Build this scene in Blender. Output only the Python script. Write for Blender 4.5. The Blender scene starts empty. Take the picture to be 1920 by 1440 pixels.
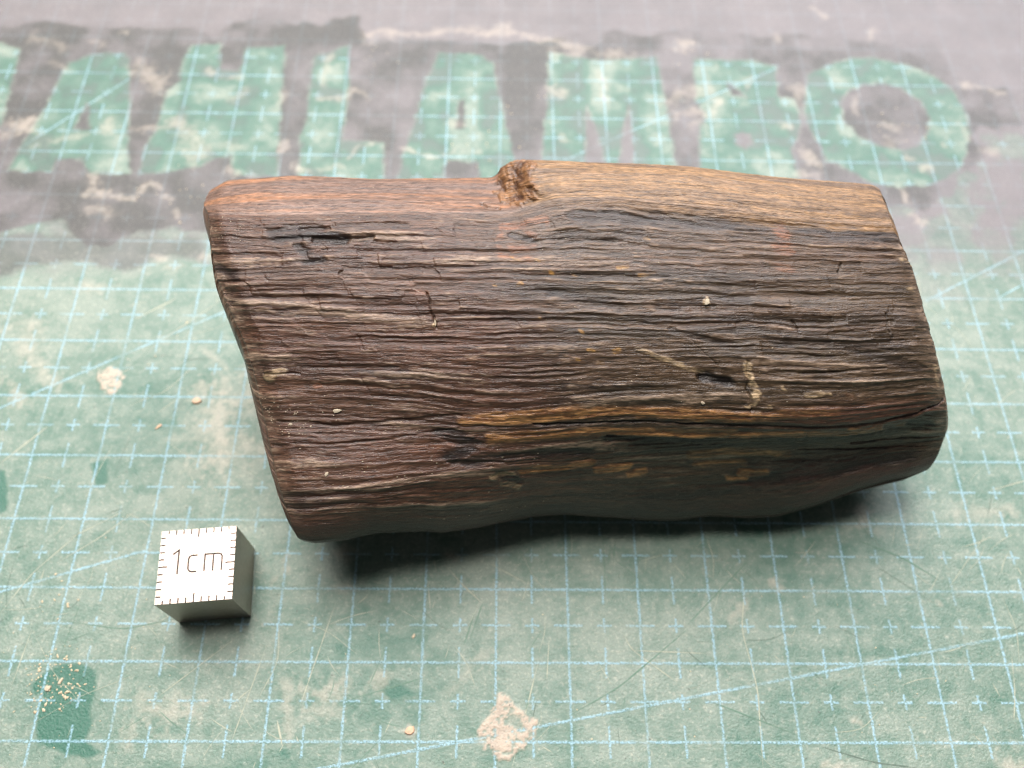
import bpy, math
import numpy as np
from mathutils import Matrix, Vector

# Everything below is laid out in centimetres of the cutting mat's own grid
# (x right, y away, z up, the mat's top at z = 0) and scaled to metres by S.
S = 0.01
scene = bpy.context.scene
COL = scene.collection

# ------------------------------------------------------------------ camera
CAM_LOC = [6.9743,-2.151,12.1674]
CAM_AXES = [[0.99979,-1e-05,0.02026],[-0.00945,0.88415,0.46711],[-0.01792,-0.46721,0.88397]]
CAM_LENS = 30.466

cam_d = bpy.data.cameras.new('camera'); cam = bpy.data.objects.new('camera', cam_d); COL.objects.link(cam)
cam_d.sensor_width = 36.0; cam_d.lens = CAM_LENS; cam_d.clip_start = 0.005; cam_d.clip_end = 50.0
r_, u_, b_ = [Vector(v) for v in CAM_AXES]
M_ = Matrix((r_, u_, b_)).transposed().to_4x4(); M_.translation = Vector(CAM_LOC) * S
cam.matrix_world = M_
cam_d.dof.use_dof = True; cam_d.dof.focus_distance = 0.102; cam_d.dof.aperture_fstop = 21.0
scene.camera = cam
scene.cycles.use_denoising = True; scene.cycles.denoising_prefilter = 'FAST'; scene.cycles.filter_width = 1.15; scene.cycles.max_bounces = 5

# ------------------------------------------------------------------ world, lamps, exposure
w = bpy.data.worlds.new('World'); scene.world = w; w.use_nodes = True
bg = w.node_tree.nodes['Background']; bg.inputs['Color'].default_value = (0.92, 0.96, 1.0, 1); bg.inputs['Strength'].default_value = 0.07
def lamp(name, loc, target, sx, sy, power, color):
    d = bpy.data.lights.new(name, 'AREA'); d.shape = 'RECTANGLE'; d.size = sx * S; d.size_y = sy * S
    d.energy = power; d.color = color
    o = bpy.data.objects.new(name, d); COL.objects.link(o)
    loc = Vector(loc) * S; o.location = loc
    o.rotation_euler = (Vector(target) * S - loc).to_track_quat('-Z', 'Y').to_euler()
    return o
lamp('ceiling_lamp', (-2, 12, 60), (7, 4, 0), 16, 14, 2.4, (1.0, 0.96, 0.91))
lamp('ceiling_lamp', (4, 29, 58), (7, 4, 0), 16, 14, 2.3, (1.0, 0.94, 0.92))
lamp('window_light', (-26, 72, 78), (7, 6, 0), 70, 60, 10.0, (1.0, 0.97, 0.97))
lamp('window_light', (58, 78, 78), (9, 7, 0), 100, 90, 17.0, (0.95, 0.94, 1.0))
scene.view_settings.view_transform = 'Standard'; scene.view_settings.look = 'None'
scene.view_settings.exposure = 0.0; scene.view_settings.gamma = 1.0; scene.view_settings.use_curve_mapping = False

# ------------------------------------------------------------------ shape data (cm)
LOG_CURVES = [[[3.127,5.52,3.1],[3.406,5.621,3.2],[3.91,5.622,3.25],[4.237,5.621,3.3],[4.904,5.596,3.3],[5.467,5.57,3.3],[6.379,5.595,3.3],[6.907,5.614,3.3],[6.97,5.653,3.35],[7.046,5.657,3.5],[7.321,5.662,3.6],[7.769,5.643,3.62],[8.459,5.62,3.62],[9.494,5.576,3.62],[10.182,5.489,3.6],[10.886,5.456,3.55],[11.598,5.441,3.5],[11.887,5.453,3.45],[12.015,5.399,3.4]],[[3.107,5.22,3.2],[3.398,5.128,3.4],[4.031,5.142,3.5],[4.98,5.141,3.52],[6.061,5.159,3.5],[6.74,5.196,3.45],[7.048,5.226,3.42],[7.218,5.232,3.5],[7.412,5.108,3.75],[7.81,5.157,3.8],[8.412,5.168,3.8],[9.412,5.117,3.8],[10.079,5.051,3.78],[10.764,5.02,3.72],[11.478,5.029,3.62],[12.0,5.077,3.5]],[[3.28,4.86,3.4],[3.499,4.751,3.55],[4.11,4.712,3.6],[5.032,4.736,3.62],[6.087,4.77,3.62],[6.749,4.763,3.6],[7.148,4.787,3.6],[7.477,4.828,3.7],[7.737,4.85,3.78],[8.398,4.87,3.78],[9.389,4.802,3.76],[10.054,4.754,3.73],[10.721,4.706,3.7],[11.419,4.714,3.62],[12.027,4.777,3.5]],[[3.457,4.076,3.25],[3.773,3.975,3.4],[4.82,3.955,3.45],[6.114,3.959,3.47],[7.408,3.958,3.52],[8.703,3.978,3.54],[10.012,3.995,3.52],[11.356,4.032,3.45],[12.009,4.103,3.35],[12.291,4.204,3.2]],[[3.876,3.154,2.85],[4.18,3.089,2.97],[5.157,3.071,3.02],[6.448,3.084,3.05],[7.416,3.081,3.1],[8.705,3.085,3.12],[10.01,3.112,3.1],[11.342,3.156,3.05],[12.191,3.224,2.95],[12.514,3.314,2.8]],[[4.063,2.442,2.35],[4.352,2.379,2.46],[5.469,2.371,2.5],[6.579,2.41,2.5],[7.433,2.445,2.52],[8.419,2.469,2.55],[9.41,2.472,2.55],[10.402,2.459,2.55],[11.43,2.53,2.5],[12.453,2.7,2.4],[12.838,2.802,2.2]],[[4.259,1.716,1.95],[4.552,1.672,2.07],[5.469,1.724,2.1],[6.578,1.944,2.05],[7.453,2.101,1.95],[8.489,2.166,1.85],[9.552,2.247,1.75],[10.634,2.331,1.68],[11.727,2.43,1.65],[12.609,2.538,1.65],[13.037,2.644,1.65]],[[4.416,1.292,1.5],[4.624,1.244,1.5],[5.015,1.298,1.45],[5.401,1.411,1.35],[6.068,1.506,1.1],[6.268,1.543,0.9],[6.767,1.664,0.75],[7.207,1.784,0.7],[7.503,1.847,0.7],[7.952,1.899,0.65],[8.635,1.884,0.55],[9.177,1.875,0.45],[9.479,1.861,0.45],[10.004,1.911,0.5],[10.534,1.899,0.5],[10.977,1.916,0.55],[11.474,2.009,0.7],[11.951,2.135,0.9],[12.379,2.234,1.0],[12.669,2.296,1.05],[13.037,2.437,1.1]]]
LETTERS = [[[-2.88,11.79],[-2.44,11.62],[-2.36,10.99],[-2.32,10.49],[-2.29,10.08],[-2.25,9.68],[-2.25,9.48],[-2.64,9.47],[-3.29,11.78]],[[-1.85,8.55],[-1.82,8.96],[-1.6,10.03],[-1.49,10.79],[-1.4,11.26],[-1.08,11.45],[-0.74,11.57],[-0.38,11.57],[-0.26,11.4],[0.01,10.13],[0.23,8.94],[0.33,8.49],[-0.36,8.47],[-0.62,8.8],[-1.01,8.79],[-1.08,8.51],[-1.4,8.47]],[[0.51,8.49],[0.47,9.01],[0.59,9.47],[0.57,10.14],[0.64,10.56],[0.79,10.84],[0.74,11.42],[0.88,11.8],[1.42,11.86],[1.57,11.15],[1.93,11.08],[1.96,11.78],[2.72,11.83],[2.8,10.89],[2.89,9.64],[2.98,8.48],[2.22,8.47],[2.07,8.94],[1.78,8.84],[1.6,8.71],[1.24,8.58]],[[3.31,11.56],[3.98,11.87],[4.07,10.91],[4.08,9.6],[4.1,9.38],[4.85,9.31],[4.91,8.33],[3.39,8.3],[3.27,9.45],[3.36,9.85],[3.31,10.9]],[[5.12,8.34],[5.21,9.03],[5.33,9.56],[5.43,10.38],[5.61,11.09],[5.76,11.72],[6.59,11.68],[6.85,11.41],[6.96,10.62],[7.12,9.86],[7.27,9.07],[7.32,8.37],[6.63,8.36],[6.58,8.86],[6.03,8.92],[5.99,8.35]],[[7.94,11.77],[9.02,11.58],[10.13,11.71],[10.19,10.34],[10.24,8.74],[9.45,8.73],[9.46,10.35],[9.16,8.72],[8.96,8.72],[8.67,10.33],[8.57,8.71],[7.76,8.7],[7.8,9.61],[7.89,10.57]],[[10.82,11.65],[12.01,11.65],[12.47,11.47],[12.4,10.67],[12.7,10.57],[12.76,10.04],[12.63,9.57],[12.46,9.3],[12.48,8.59],[11.5,8.45],[10.65,8.56],[10.76,9.8],[10.94,10.14],[10.77,10.49]],[[13.08,11.29],[13.5,11.56],[14.07,11.76],[14.5,11.77],[15.11,11.6],[15.59,11.31],[15.91,10.88],[15.98,10.32],[15.93,9.77],[15.73,9.23],[15.52,8.86],[15.22,8.64],[14.84,8.48],[14.33,8.41],[13.86,8.49],[13.51,8.73],[13.25,8.95],[13.06,9.01],[12.98,9.44],[12.85,9.84],[12.82,10.25],[12.99,10.96]]]
COUNTERS = [[[-0.91,9.53],[-0.8,10.21],[-0.63,9.57]],[[11.45,11.0],[11.77,10.62],[11.47,10.67]],[[11.47,9.65],[11.7,9.66],[11.74,9.44],[11.58,9.28],[11.44,9.41]],[[13.57,10.48],[13.73,10.76],[14.03,10.96],[14.41,11.05],[14.86,10.93],[15.16,10.58],[15.22,10.16],[15.1,9.75],[14.85,9.45],[14.52,9.31],[14.14,9.4],[13.78,9.66],[13.59,9.99]],[[6.22,10.39],[6.3,10.4],[6.34,9.71],[6.18,9.71]]]
INK_EDGE = [[-6.14,12.19],[-2.07,12.32],[0.8,12.28],[1.27,12.0],[1.62,12.51],[2.24,12.63],[2.93,12.27],[3.02,12.46],[3.35,12.39],[3.64,12.68],[4.08,12.65],[4.24,12.26],[4.34,11.99],[5.3,12.05],[6.58,11.98],[7.65,11.96],[8.52,12.36],[9.82,12.32],[10.8,12.42],[11.99,12.32],[13.72,12.25],[14.68,12.12],[15.87,12.07],[15.83,11.69],[16.09,11.18],[16.46,10.97],[16.98,10.94],[17.11,10.62],[16.92,10.13],[16.48,9.84],[16.1,9.97],[15.86,9.63],[16.2,9.37],[15.93,9.1],[15.58,8.71],[15.19,8.32],[14.62,7.94],[14.03,7.91],[12.33,7.55],[7.6,7.35],[2.41,7.16],[1.37,7.31],[0.77,7.13],[0.2,6.78],[-0.18,6.87],[-0.66,7.37],[-1.1,7.27],[-1.6,7.09],[-4.26,6.94]]
INK_SMEARS = [[[-0.94,6.65],[-0.53,6.83],[-0.2,6.98],[0.06,7.23],[-0.02,6.78],[-0.37,6.55]],[[-0.67,7.4],[0.04,7.53],[0.22,7.12],[-0.2,6.94]],[[-1.53,6.21],[-0.88,6.43],[-0.0,6.5],[0.81,6.46],[1.49,6.69],[2.06,6.48],[1.95,7.15],[-1.6,7.09]]]
CLEAN_PATCHES = [[[0.81,-0.3],[0.92,-0.18],[1.13,-0.04],[1.26,0.01],[1.45,-0.02],[1.64,-0.11],[1.71,-0.34],[1.72,-0.61],[1.79,-0.81],[1.73,-0.97],[1.94,-1.13],[1.75,-1.2],[1.47,-1.14],[1.21,-1.07],[1.07,-0.91],[1.01,-0.55],[1.06,-0.48],[0.86,-0.38]],[[0.94,2.87],[1.18,2.95],[1.22,2.56],[1.06,2.53]],[[-0.57,2.76],[-0.31,2.72],[-0.12,2.09],[-0.37,2.05]],[[5.94,-0.4],[5.63,-0.47],[5.36,-0.26],[5.57,-0.2]]]
SPLASH_HOLE = [[7.12,-0.73],[7.23,-0.62],[7.36,-0.73],[7.43,-0.85],[7.3,-0.89],[7.21,-0.81]]
PLASTER_SPLASH = [[[6.97,-0.63],[7.01,-0.43],[7.09,-0.38],[7.21,-0.46],[7.26,-0.58],[7.4,-0.63],[7.57,-0.72],[7.54,-0.83],[7.49,-0.93],[7.39,-1.09],[7.22,-1.12],[7.19,-1.21],[7.05,-1.21],[6.98,-1.09],[6.8,-0.99],[6.77,-0.83],[6.83,-0.73]],[[0.67,4.29],[0.69,4.45],[0.82,4.54],[1.01,4.48],[1.1,4.33],[1.09,4.16],[0.98,4.05],[0.81,4.1]]]
PALE_SMEARS = [[[[2.49,4.09],[2.73,3.67],[2.84,3.22],[2.72,2.96]],0.236,0.75],[[[2.43,3.49],[3.02,3.05]],0.236,0.55],[[[2.3,3.93],[2.33,3.95]],0.073,0.9],[[[-0.58,5.28],[-0.28,4.58],[0.01,4.25]],0.127,0.55],[[[-0.7,4.1],[-0.39,3.87]],0.127,0.5],[[[-1.06,5.12],[-0.61,5.38]],0.091,0.35],[[[2.72,4.52],[2.28,4.91]],0.045,0.4],[[[3.07,4.43],[3.23,3.77]],0.127,0.5],[[[3.18,3.05],[3.41,3.14]],0.127,0.5],[[[-1.92,9.55],[-1.75,9.82]],0.145,1.0],[[[-2.15,9.31],[-2.12,9.35]],0.091,0.8],[[[-0.36,9.58],[-0.28,9.78]],0.109,0.75],[[[0.02,11.11],[0.33,10.83],[0.57,10.63]],0.182,0.75],[[[0.13,9.59],[0.95,9.67]],0.082,0.6],[[[0.93,9.81],[1.16,9.35],[1.6,9.03]],0.127,0.75],[[[1.13,9.48],[1.39,8.83],[1.69,9.1]],0.127,0.7],[[[2.01,9.23],[2.26,9.17]],0.109,0.6],[[[-1.32,9.27],[-0.85,9.37]],0.091,0.6],[[[-1.65,9.42],[-1.56,9.1]],0.109,0.5],[[[-0.44,8.42],[-0.17,8.24]],0.082,0.9],[[[-0.31,8.06],[0.09,7.94]],0.118,0.9],[[[0.05,7.88],[0.53,7.83]],0.055,0.85],[[[0.3,7.83],[0.52,7.89]],0.064,0.85],[[[0.62,8.07],[0.8,8.14]],0.073,0.9],[[[0.98,7.96],[1.18,7.87]],0.045,0.8],[[[-0.3,7.58],[0.18,7.53]],0.091,0.6],[[[1.31,7.66],[1.39,7.49]],0.045,0.6],[[[1.17,6.68],[1.36,6.63]],0.064,0.7],[[[1.48,6.47],[1.58,6.41]],0.055,0.6],[[[0.01,6.07],[0.45,6.07]],0.091,0.5],[[[1.95,6.61],[2.13,6.64]],0.073,0.6],[[[-1.68,11.59],[-2.3,11.95]],0.091,0.4],[[[-0.61,12.19],[-0.45,12.15]],0.055,0.7],[[[-1.18,11.9],[-0.94,11.76]],0.082,0.5],[[[-1.8,11.22],[-1.58,11.15]],0.091,0.4],[[[1.6,10.9],[1.93,10.94]],0.073,0.95],[[[1.2,11.14],[1.34,11.07]],0.055,0.8],[[[1.79,10.34],[2.11,10.59]],0.091,0.6],[[[2.71,10.6],[2.82,10.19]],0.073,0.5],[[[3.65,11.49],[3.55,10.9]],0.082,0.7],[[[3.54,10.48],[3.96,10.42],[4.15,10.52]],0.073,0.8],[[[3.08,9.25],[3.01,9.06]],0.055,0.7],[[[3.34,8.68],[3.45,8.59]],0.091,0.9],[[[2.15,8.59],[2.21,8.53]],0.082,0.8],[[[2.44,8.57],[2.54,8.54]],0.055,0.7],[[[4.19,8.88],[4.37,9.15],[4.66,9.13]],0.036,0.7],[[[3.73,8.65],[4.12,8.65]],0.045,0.6],[[[4.2,10.52],[4.46,10.43]],0.064,0.6],[[[5.3,9.16],[5.41,9.01],[5.7,8.91],[5.99,8.98],[6.14,9.18]],0.064,1.0],[[[6.16,9.91],[6.27,9.78]],0.091,0.7],[[[6.33,9.14],[6.63,9.06]],0.064,0.5],[[[7.0,12.55],[7.17,12.55]],0.082,1.0],[[[4.33,12.17],[5.07,12.28],[6.36,12.39],[7.44,12.37],[8.08,12.12],[8.72,11.91]],0.091,0.75],[[[7.54,12.18],[7.76,12.04]],0.073,0.8],[[[8.0,10.86],[8.26,10.79]],0.109,0.9],[[[8.22,9.46],[8.3,9.38]],0.091,0.7],[[[8.89,11.09],[8.98,10.81],[9.12,10.53]],0.082,0.85],[[[8.07,11.74],[8.82,11.76],[9.56,11.7]],0.109,0.6],[[[9.35,10.81],[9.45,10.82]],0.064,0.6],[[[10.6,12.03],[10.82,12.03]],0.109,0.8],[[[10.26,10.48],[11.07,10.85]],0.127,0.6],[[[11.2,10.64],[11.12,10.36]],0.091,0.9],[[[10.38,10.13],[10.89,10.14]],0.127,0.7],[[[10.65,9.8],[10.87,9.91]],0.073,0.7],[[[11.7,10.86],[11.81,10.94]],0.082,0.6],[[[11.3,11.47],[11.32,11.43]],0.055,0.9],[[[12.67,12.15],[12.64,12.31]],0.064,0.6],[[[12.8,10.89],[12.82,10.67]],0.127,0.7],[[[12.34,9.9],[12.49,9.86]],0.073,0.9],[[[12.7,9.24],[12.75,8.91]],0.091,0.8],[[[12.8,8.66],[12.52,8.72]],0.073,0.6],[[[14.93,8.89],[15.07,8.85]],0.073,0.9],[[[15.25,9.55],[15.26,9.54]],0.055,0.8],[[[14.71,9.12],[14.73,9.11]],0.045,0.8],[[[15.71,9.83],[15.85,9.56]],0.055,0.5],[[[14.44,12.27],[14.54,12.51]],0.073,0.6],[[[14.35,9.47],[14.57,9.54]],0.091,0.7],[[[13.81,10.34],[13.95,10.56]],0.091,0.6],[[[14.35,9.94],[14.64,9.88]],0.091,0.6],[[[16.1,11.03],[16.49,11.07],[16.93,10.76]],0.055,0.8],[[[14.3,8.25],[14.32,8.12]],0.082,0.8],[[[14.34,7.76],[14.54,7.58]],0.073,0.8],[[[13.5,13.2],[13.68,12.96]],0.073,0.6],[[[16.13,9.3],[16.22,9.24]],0.073,0.5],[[[4.55,-0.6],[4.96,-0.54]],0.109,0.45],[[[2.45,-0.61],[3.0,-0.57]],0.164,0.55],[[[4.16,-0.34],[4.33,-0.87]],0.109,0.45],[[[4.45,-0.37],[4.94,-0.33]],0.109,0.6],[[[2.23,-0.87],[2.16,-1.06]],0.073,0.6],[[[6.45,1.5],[6.38,1.5]],0.064,0.4],[[[5.86,-0.85],[5.9,-0.88]],0.073,0.95],[[[5.36,-0.2],[5.51,-0.26]],0.091,0.5],[[[6.43,-0.3],[6.79,0.02]],0.091,0.35],[[[10.28,0.68],[10.53,0.83]],0.082,0.5],[[[10.92,0.95],[10.86,1.02]],0.055,0.6],[[[13.9,2.19],[14.72,2.28]],0.091,0.4],[[[13.28,0.93],[13.32,0.93]],0.045,0.6],[[[11.27,-1.24],[11.45,-1.21]],0.055,0.7],[[[11.81,-0.62],[11.84,-0.64]],0.045,0.7],[[[13.71,-1.17],[13.88,-1.2]],0.127,0.6],[[[12.39,2.06],[12.41,1.94]],0.091,0.5],[[[3.77,1.02],[3.9,1.17]],0.036,0.5],[[[4.88,1.61],[4.92,1.57]],0.082,0.4],[[[4.04,1.25],[4.06,1.41]],0.055,0.5],[[[4.93,1.03],[4.81,1.06]],0.073,0.3],[[[6.34,1.5],[6.42,1.46]],0.064,0.5]]
SCRATCHES = [[[[6.29,1.32],[6.54,1.04],[6.81,0.8]],0.0148,1],[[[6.88,1.38],[7.41,1.1]],0.0119,1],[[[5.04,-1.44],[5.58,-0.9]],0.0148,2],[[[9.63,0.49],[10.6,1.41]],0.0222,2],[[[12.22,1.77],[12.87,1.5],[13.34,1.17]],0.0296,2],[[[7.93,-0.7],[8.65,-0.32],[9.66,0.46]],0.0222,2],[[[7.73,0.3],[7.69,-0.22]],0.0119,1],[[[8.77,0.38],[8.83,0.2],[9.45,-0.25]],0.0119,1],[[[10.53,1.06],[10.41,0.46],[10.53,-0.32],[10.47,-1.31]],0.0148,1],[[[8.83,0.17],[9.93,0.13]],0.0104,1],[[[2.49,1.09],[2.8,1.52]],0.0104,1],[[[5.3,-0.33],[5.54,0.3]],0.0185,2],[[[5.1,-0.47],[6.07,-0.19]],0.0222,2],[[[6.81,0.81],[6.64,0.3]],0.0222,2],[[[6.7,0.66],[6.56,0.23]],0.0222,2],[[[8.55,1.91],[8.54,0.9]],0.0148,2],[[[8.66,1.75],[8.6,1.35]],0.0148,2],[[[8.74,1.83],[8.67,1.36]],0.0148,2],[[[0.17,0.63],[0.46,1.19],[1.05,1.86]],0.0111,1],[[[1.07,0.53],[1.89,0.42],[2.59,0.57]],0.0148,2],[[[1.12,-0.0],[1.23,0.78]],0.0148,2],[[[11.27,-1.05],[11.94,-1.24],[12.48,-1.3]],0.0222,3],[[[9.79,-0.46],[11.01,-0.92]],0.0185,2],[[[7.58,0.02],[7.22,-1.31]],0.0148,1],[[[4.76,0.8],[4.41,-0.6]],0.0119,1],[[[3.5,0.36],[2.5,-0.48]],0.0104,1],[[[3.88,0.22],[3.57,-1.06]],0.0104,1],[[[0.66,0.42],[0.58,-0.35]],0.0111,1],[[[4.14,-0.74],[4.25,-1.06]],0.0222,1],[[[14.21,1.87],[13.47,1.07]],0.0104,1],[[[15.47,6.01],[15.96,6.29]],0.0148,0],[[[13.77,6.2],[14.38,5.67]],0.0111,1],[[[1.03,5.4],[1.64,5.82]],0.0222,1],[[[1.53,5.0],[2.43,5.83]],0.0148,1],[[[-0.44,2.85],[0.12,3.47]],0.0185,1],[[[0.86,1.7],[1.54,2.11]],0.0104,1],[[[12.45,1.38],[13.19,0.84]],0.0104,3]]
DIAGONALS = [[[4.1,-1.44],[9.99,-0.42],[14.92,0.52]],[[-0.32,0.8],[1.98,1.53]],[[-1.11,3.54],[0.09,4.25],[2.55,5.62]],[[-1.83,8.99],[-0.15,10.87]],[[8.2,8.96],[10.36,10.2],[12.46,11.42]],[[14.22,5.94],[16.21,7.02]]]
GRAIN_CLUSTERS = [[[1.16,-0.31],0.39,70,0.0267],[[1.17,-0.21],0.43,60,0.0167],[[8.1,8.57],0.35,0,0.0167],[[6.44,8.93],0.52,14,0.025],[[14.64,9.88],0.52,14,0.025],[[10.73,11.65],0.43,8,0.025],[[4.49,11.51],0.52,8,0.025],[[0.93,0.78],0.43,14,0.025],[[1.81,4.9],0.52,10,0.0167],[[6.79,-0.05],4.35,80,0.0133],[[11.52,-0.04],3.04,60,0.0133],[[1.99,0.64],2.17,60,0.015],[[7.62,9.87],1.04,14,0.025],[[0.98,7.96],0.78,12,0.025]]  # far clusters are added to read as out-of-focus sparkle
MAT_FLAKES = [[[1.8,3.48],0.067,0.025,40],[[2.31,3.93],0.083,0.058,20],[[5.88,-0.86],0.075,0.058,10],[[5.87,0.35],0.042,0.025,60],[[1.07,-0.35],0.05,0.042,10],[[1.21,-0.26],0.058,0.025,60]]
L_BLACK = [[[[0.11,2.383],[0.147,2.403],[0.197,2.474]],0.093,0.95],[[[0.127,2.293],[0.172,2.283]],0.067,0.7],[[[0.144,2.804],[0.16,2.784]],0.1,1],[[[0.137,2.554],[0.145,2.754]],0.08,0.8],[[[0.2,2.313],[0.29,2.273]],0.067,0.5],[[[0.012,2.934],[0.038,3.054]],0.107,0.6],[[[0.017,3.265],[0.072,3.325]],0.08,0.4],[[[0.259,5.227],[0.284,5.458],[0.257,5.678]],0.147,0.85],[[[0.277,5.828],[0.371,5.718],[0.447,5.738]],0.107,0.7],[[[0.481,5.458],[0.603,5.598],[0.72,5.488]],0.093,0.8],[[[0.636,4.366],[0.668,4.426]],0.073,1],[[[0.526,2.253],[0.689,2.293],[0.806,2.183],[1.0,2.193]],0.107,0.75],[[[0.494,2.554],[0.608,2.494]],0.12,0.5],[[[0.886,2.303],[0.997,2.333]],0.093,0.6],[[[0.466,3.285],[0.548,3.445]],0.093,0.55],[[[0.606,3.445],[0.726,3.345]],0.093,0.5],[[[0.75,3.856],[0.943,3.926]],0.08,0.5],[[[0.611,3.725],[0.694,3.926]],0.053,0.5],[[[0.434,2.413],[0.461,2.524]],0.053,0.8],[[[0.319,6.099],[0.337,6.219]],0.08,0.8],[[[0.179,4.286],[0.225,4.246]],0.053,0.3],[[[0.861,3.956],[0.95,4.266]],0.107,0.55],[[[0.529,6.559],[0.776,6.509]],0.267,0.5],[[[0.745,5.588],[0.957,5.468]],0.147,0.7],[[[0.691,6.309],[0.94,6.329]],0.167,0.7]]
L_BROWN = [[[[0.285,4.977],[0.346,4.967],[0.421,4.937]],0.1,1],[[[0.384,4.927],[0.496,4.897],[0.606,4.907],[0.683,4.947]],0.12,1],[[[0.319,5.348],[0.347,5.328],[0.414,5.318],[0.482,5.288]],0.1,1],[[[0.452,5.298],[0.564,5.318],[0.664,5.278]],0.087,0.8],[[[0.688,4.927],[0.725,4.907],[0.803,4.877]],0.107,0.6],[[[0.596,5.348],[0.679,5.328],[0.756,5.328]],0.093,0.8],[[[0.831,5.308],[0.876,5.328]],0.067,1],[[[0.773,5.348],[0.922,5.488]],0.08,0.7],[[[0.604,5.969],[0.653,5.898],[0.751,6.019]],0.08,0.85],[[[0.614,6.099],[0.688,6.129]],0.073,0.8],[[[0.661,6.309],[0.691,6.309]],0.047,0.95],[[[0.681,6.269],[0.723,6.249]],0.067,0.75],[[[0.351,6.099],[0.406,6.089],[0.452,5.989]],0.073,0.75],[[[0.461,6.129],[0.508,6.089]],0.073,0.8],[[[0.509,6.209],[0.533,6.179]],0.053,0.6]]
L_ORANGE = [[[[0.424,2.213],[0.406,2.774]],0.04,0.7],[[[0.427,2.273],[0.457,2.243],[0.482,2.233]],0.067,0.65],[[[0.454,2.383],[0.464,2.443]],0.047,0.5],[[[0.429,2.594],[0.461,2.634]],0.06,0.65],[[[0.411,2.734],[0.446,2.764]],0.053,0.6],[[[0.484,2.213],[0.484,2.393]],0.033,0.5],[[[0.818,2.223],[0.81,2.454]],0.12,0.7],[[[0.8,2.584],[0.811,2.624]],0.093,0.6],[[[0.793,2.894],[0.8,2.934]],0.133,0.4],[[[0.272,3.255],[0.294,3.245]],0.04,0.5],[[[0.115,4.136],[0.119,4.126]],0.027,0.6],[[[0.093,4.466],[0.098,4.436]],0.033,0.6],[[[0.674,2.924],[0.688,2.964]],0.053,0.3],[[[0.831,4.617],[0.838,4.657]],0.027,0.2],[[[0.255,5.378],[0.209,5.518]],0.133,0.25]]
L_CREAM = [[[[0.703,4.196],[0.699,4.416],[0.703,4.557],[0.686,4.767]],0.047,0.9],[[[0.696,4.837],[0.713,4.787]],0.047,0.6],[[[0.771,4.617],[0.806,4.597]],0.04,0.9],[[[0.743,4.506],[0.746,4.526]],0.027,0.5],[[[0.558,3.966],[0.581,4.066],[0.611,4.196]],0.04,0.6],[[[0.618,4.236],[0.638,4.306]],0.033,0.4],[[[0.028,4.316],[0.053,4.246]],0.053,0.6],[[[1.0,2.744],[0.978,2.714]],0.033,0.6],[[[0.965,3.185],[0.978,3.215]],0.04,0.5],[[[0.985,4.266],[0.98,4.526]],0.047,0.35],[[[0.307,6.119],[0.334,6.109]],0.053,0.5],[[[0.317,6.199],[0.344,6.309]],0.04,0.4],[[[0.284,3.665],[0.29,3.585]],0.02,0.8],[[[0.669,3.415],[0.674,3.345]],0.04,0.9]]
L_YELLOW = [[[[0.469,3.004],[0.471,3.014]],0.033,0.9],[[[0.499,3.044],[0.503,3.054]],0.02,0.6],[[[0.387,3.175],[0.389,3.185]],0.027,0.6],[[[0.422,3.185],[0.427,3.165]],0.033,0.6],[[[0.489,3.976],[0.494,3.986]],0.04,0.95],[[[0.523,3.986],[0.528,3.976]],0.04,0.7],[[[0.482,3.715],[0.487,3.755]],0.027,0.6],[[[0.466,4.116],[0.469,4.126]],0.027,0.7],[[[0.494,4.166],[0.499,4.176]],0.027,0.6],[[[0.446,3.725],[0.442,3.715]],0.02,0.8],[[[0.614,2.524],[0.618,2.524]],0.027,0.8],[[[0.564,2.934],[0.579,2.914]],0.027,0.5],[[[0.589,3.054],[0.613,3.024]],0.033,0.35],[[[0.424,2.774],[0.431,2.794]],0.027,0.5],[[[0.456,2.794],[0.459,2.814]],0.027,0.5],[[[0.436,3.545],[0.436,3.565]],0.02,0.5]]
L_CRACKS = [[[[0.295,3.265],[0.29,3.425],[0.287,3.685]],0.015,1],[[[0.922,3.515],[0.922,3.615],[0.923,3.745]],0.017,1],[[[0.175,3.745],[0.174,3.936]],0.011,0.4],[[[0.88,2.814],[0.868,2.964]],0.013,0.8],[[[0.162,4.356],[0.17,4.607]],0.011,0.3],[[[0.427,1.763],[0.411,1.652],[0.406,1.542]],0.033,0.9],[[[0.636,3.856],[0.663,4.236]],0.008,0.4],[[[0.705,4.156],[0.691,4.526],[0.689,4.837]],0.02,0.6],[[[0.773,4.306],[0.902,4.256]],0.02,0.5],[[[0.786,3.595],[0.79,3.755]],0.013,0.6],[[[0.023,4.286],[0.075,4.296]],0.013,0.5],[[[0.028,4.947],[0.102,4.997],[0.207,4.947],[0.282,4.877]],0.027,0.4],[[[0.01,5.318],[0.155,5.278],[0.277,5.127]],0.02,0.35],[[[0.381,5.107],[0.529,5.107],[0.679,5.117],[0.866,5.207]],0.027,0.7],[[[0.481,5.418],[0.603,5.458],[0.694,5.438]],0.033,0.8],[[[0.866,5.207],[0.933,5.067],[1.0,4.747]],0.027,1],[[[0.848,5.878],[0.983,5.878]],0.02,0.7],[[[0.766,5.928],[0.97,6.139]],0.02,0.6],[[[0.307,6.99],[0.334,6.77]],0.013,0.3],[[[0.16,2.474],[0.197,2.494],[0.242,2.454]],0.04,1],[[[0.145,2.313],[0.185,2.303]],0.033,0.9],[[[0.628,4.376],[0.668,4.426]],0.047,1],[[[0.509,5.638],[0.603,5.688]],0.02,0.4]]
LOG_FLAKES = [[[0.115,4.787],0.06,0.023,10],[[0.671,3.385],0.047,0.033,60],[[0.623,4.727],0.033,0.02,-20],[[0.08,5.738],0.033,0.02,60],[[0.289,3.615],0.02,0.053,0],[[0.047,4.987],0.027,0.02,0]]
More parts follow.
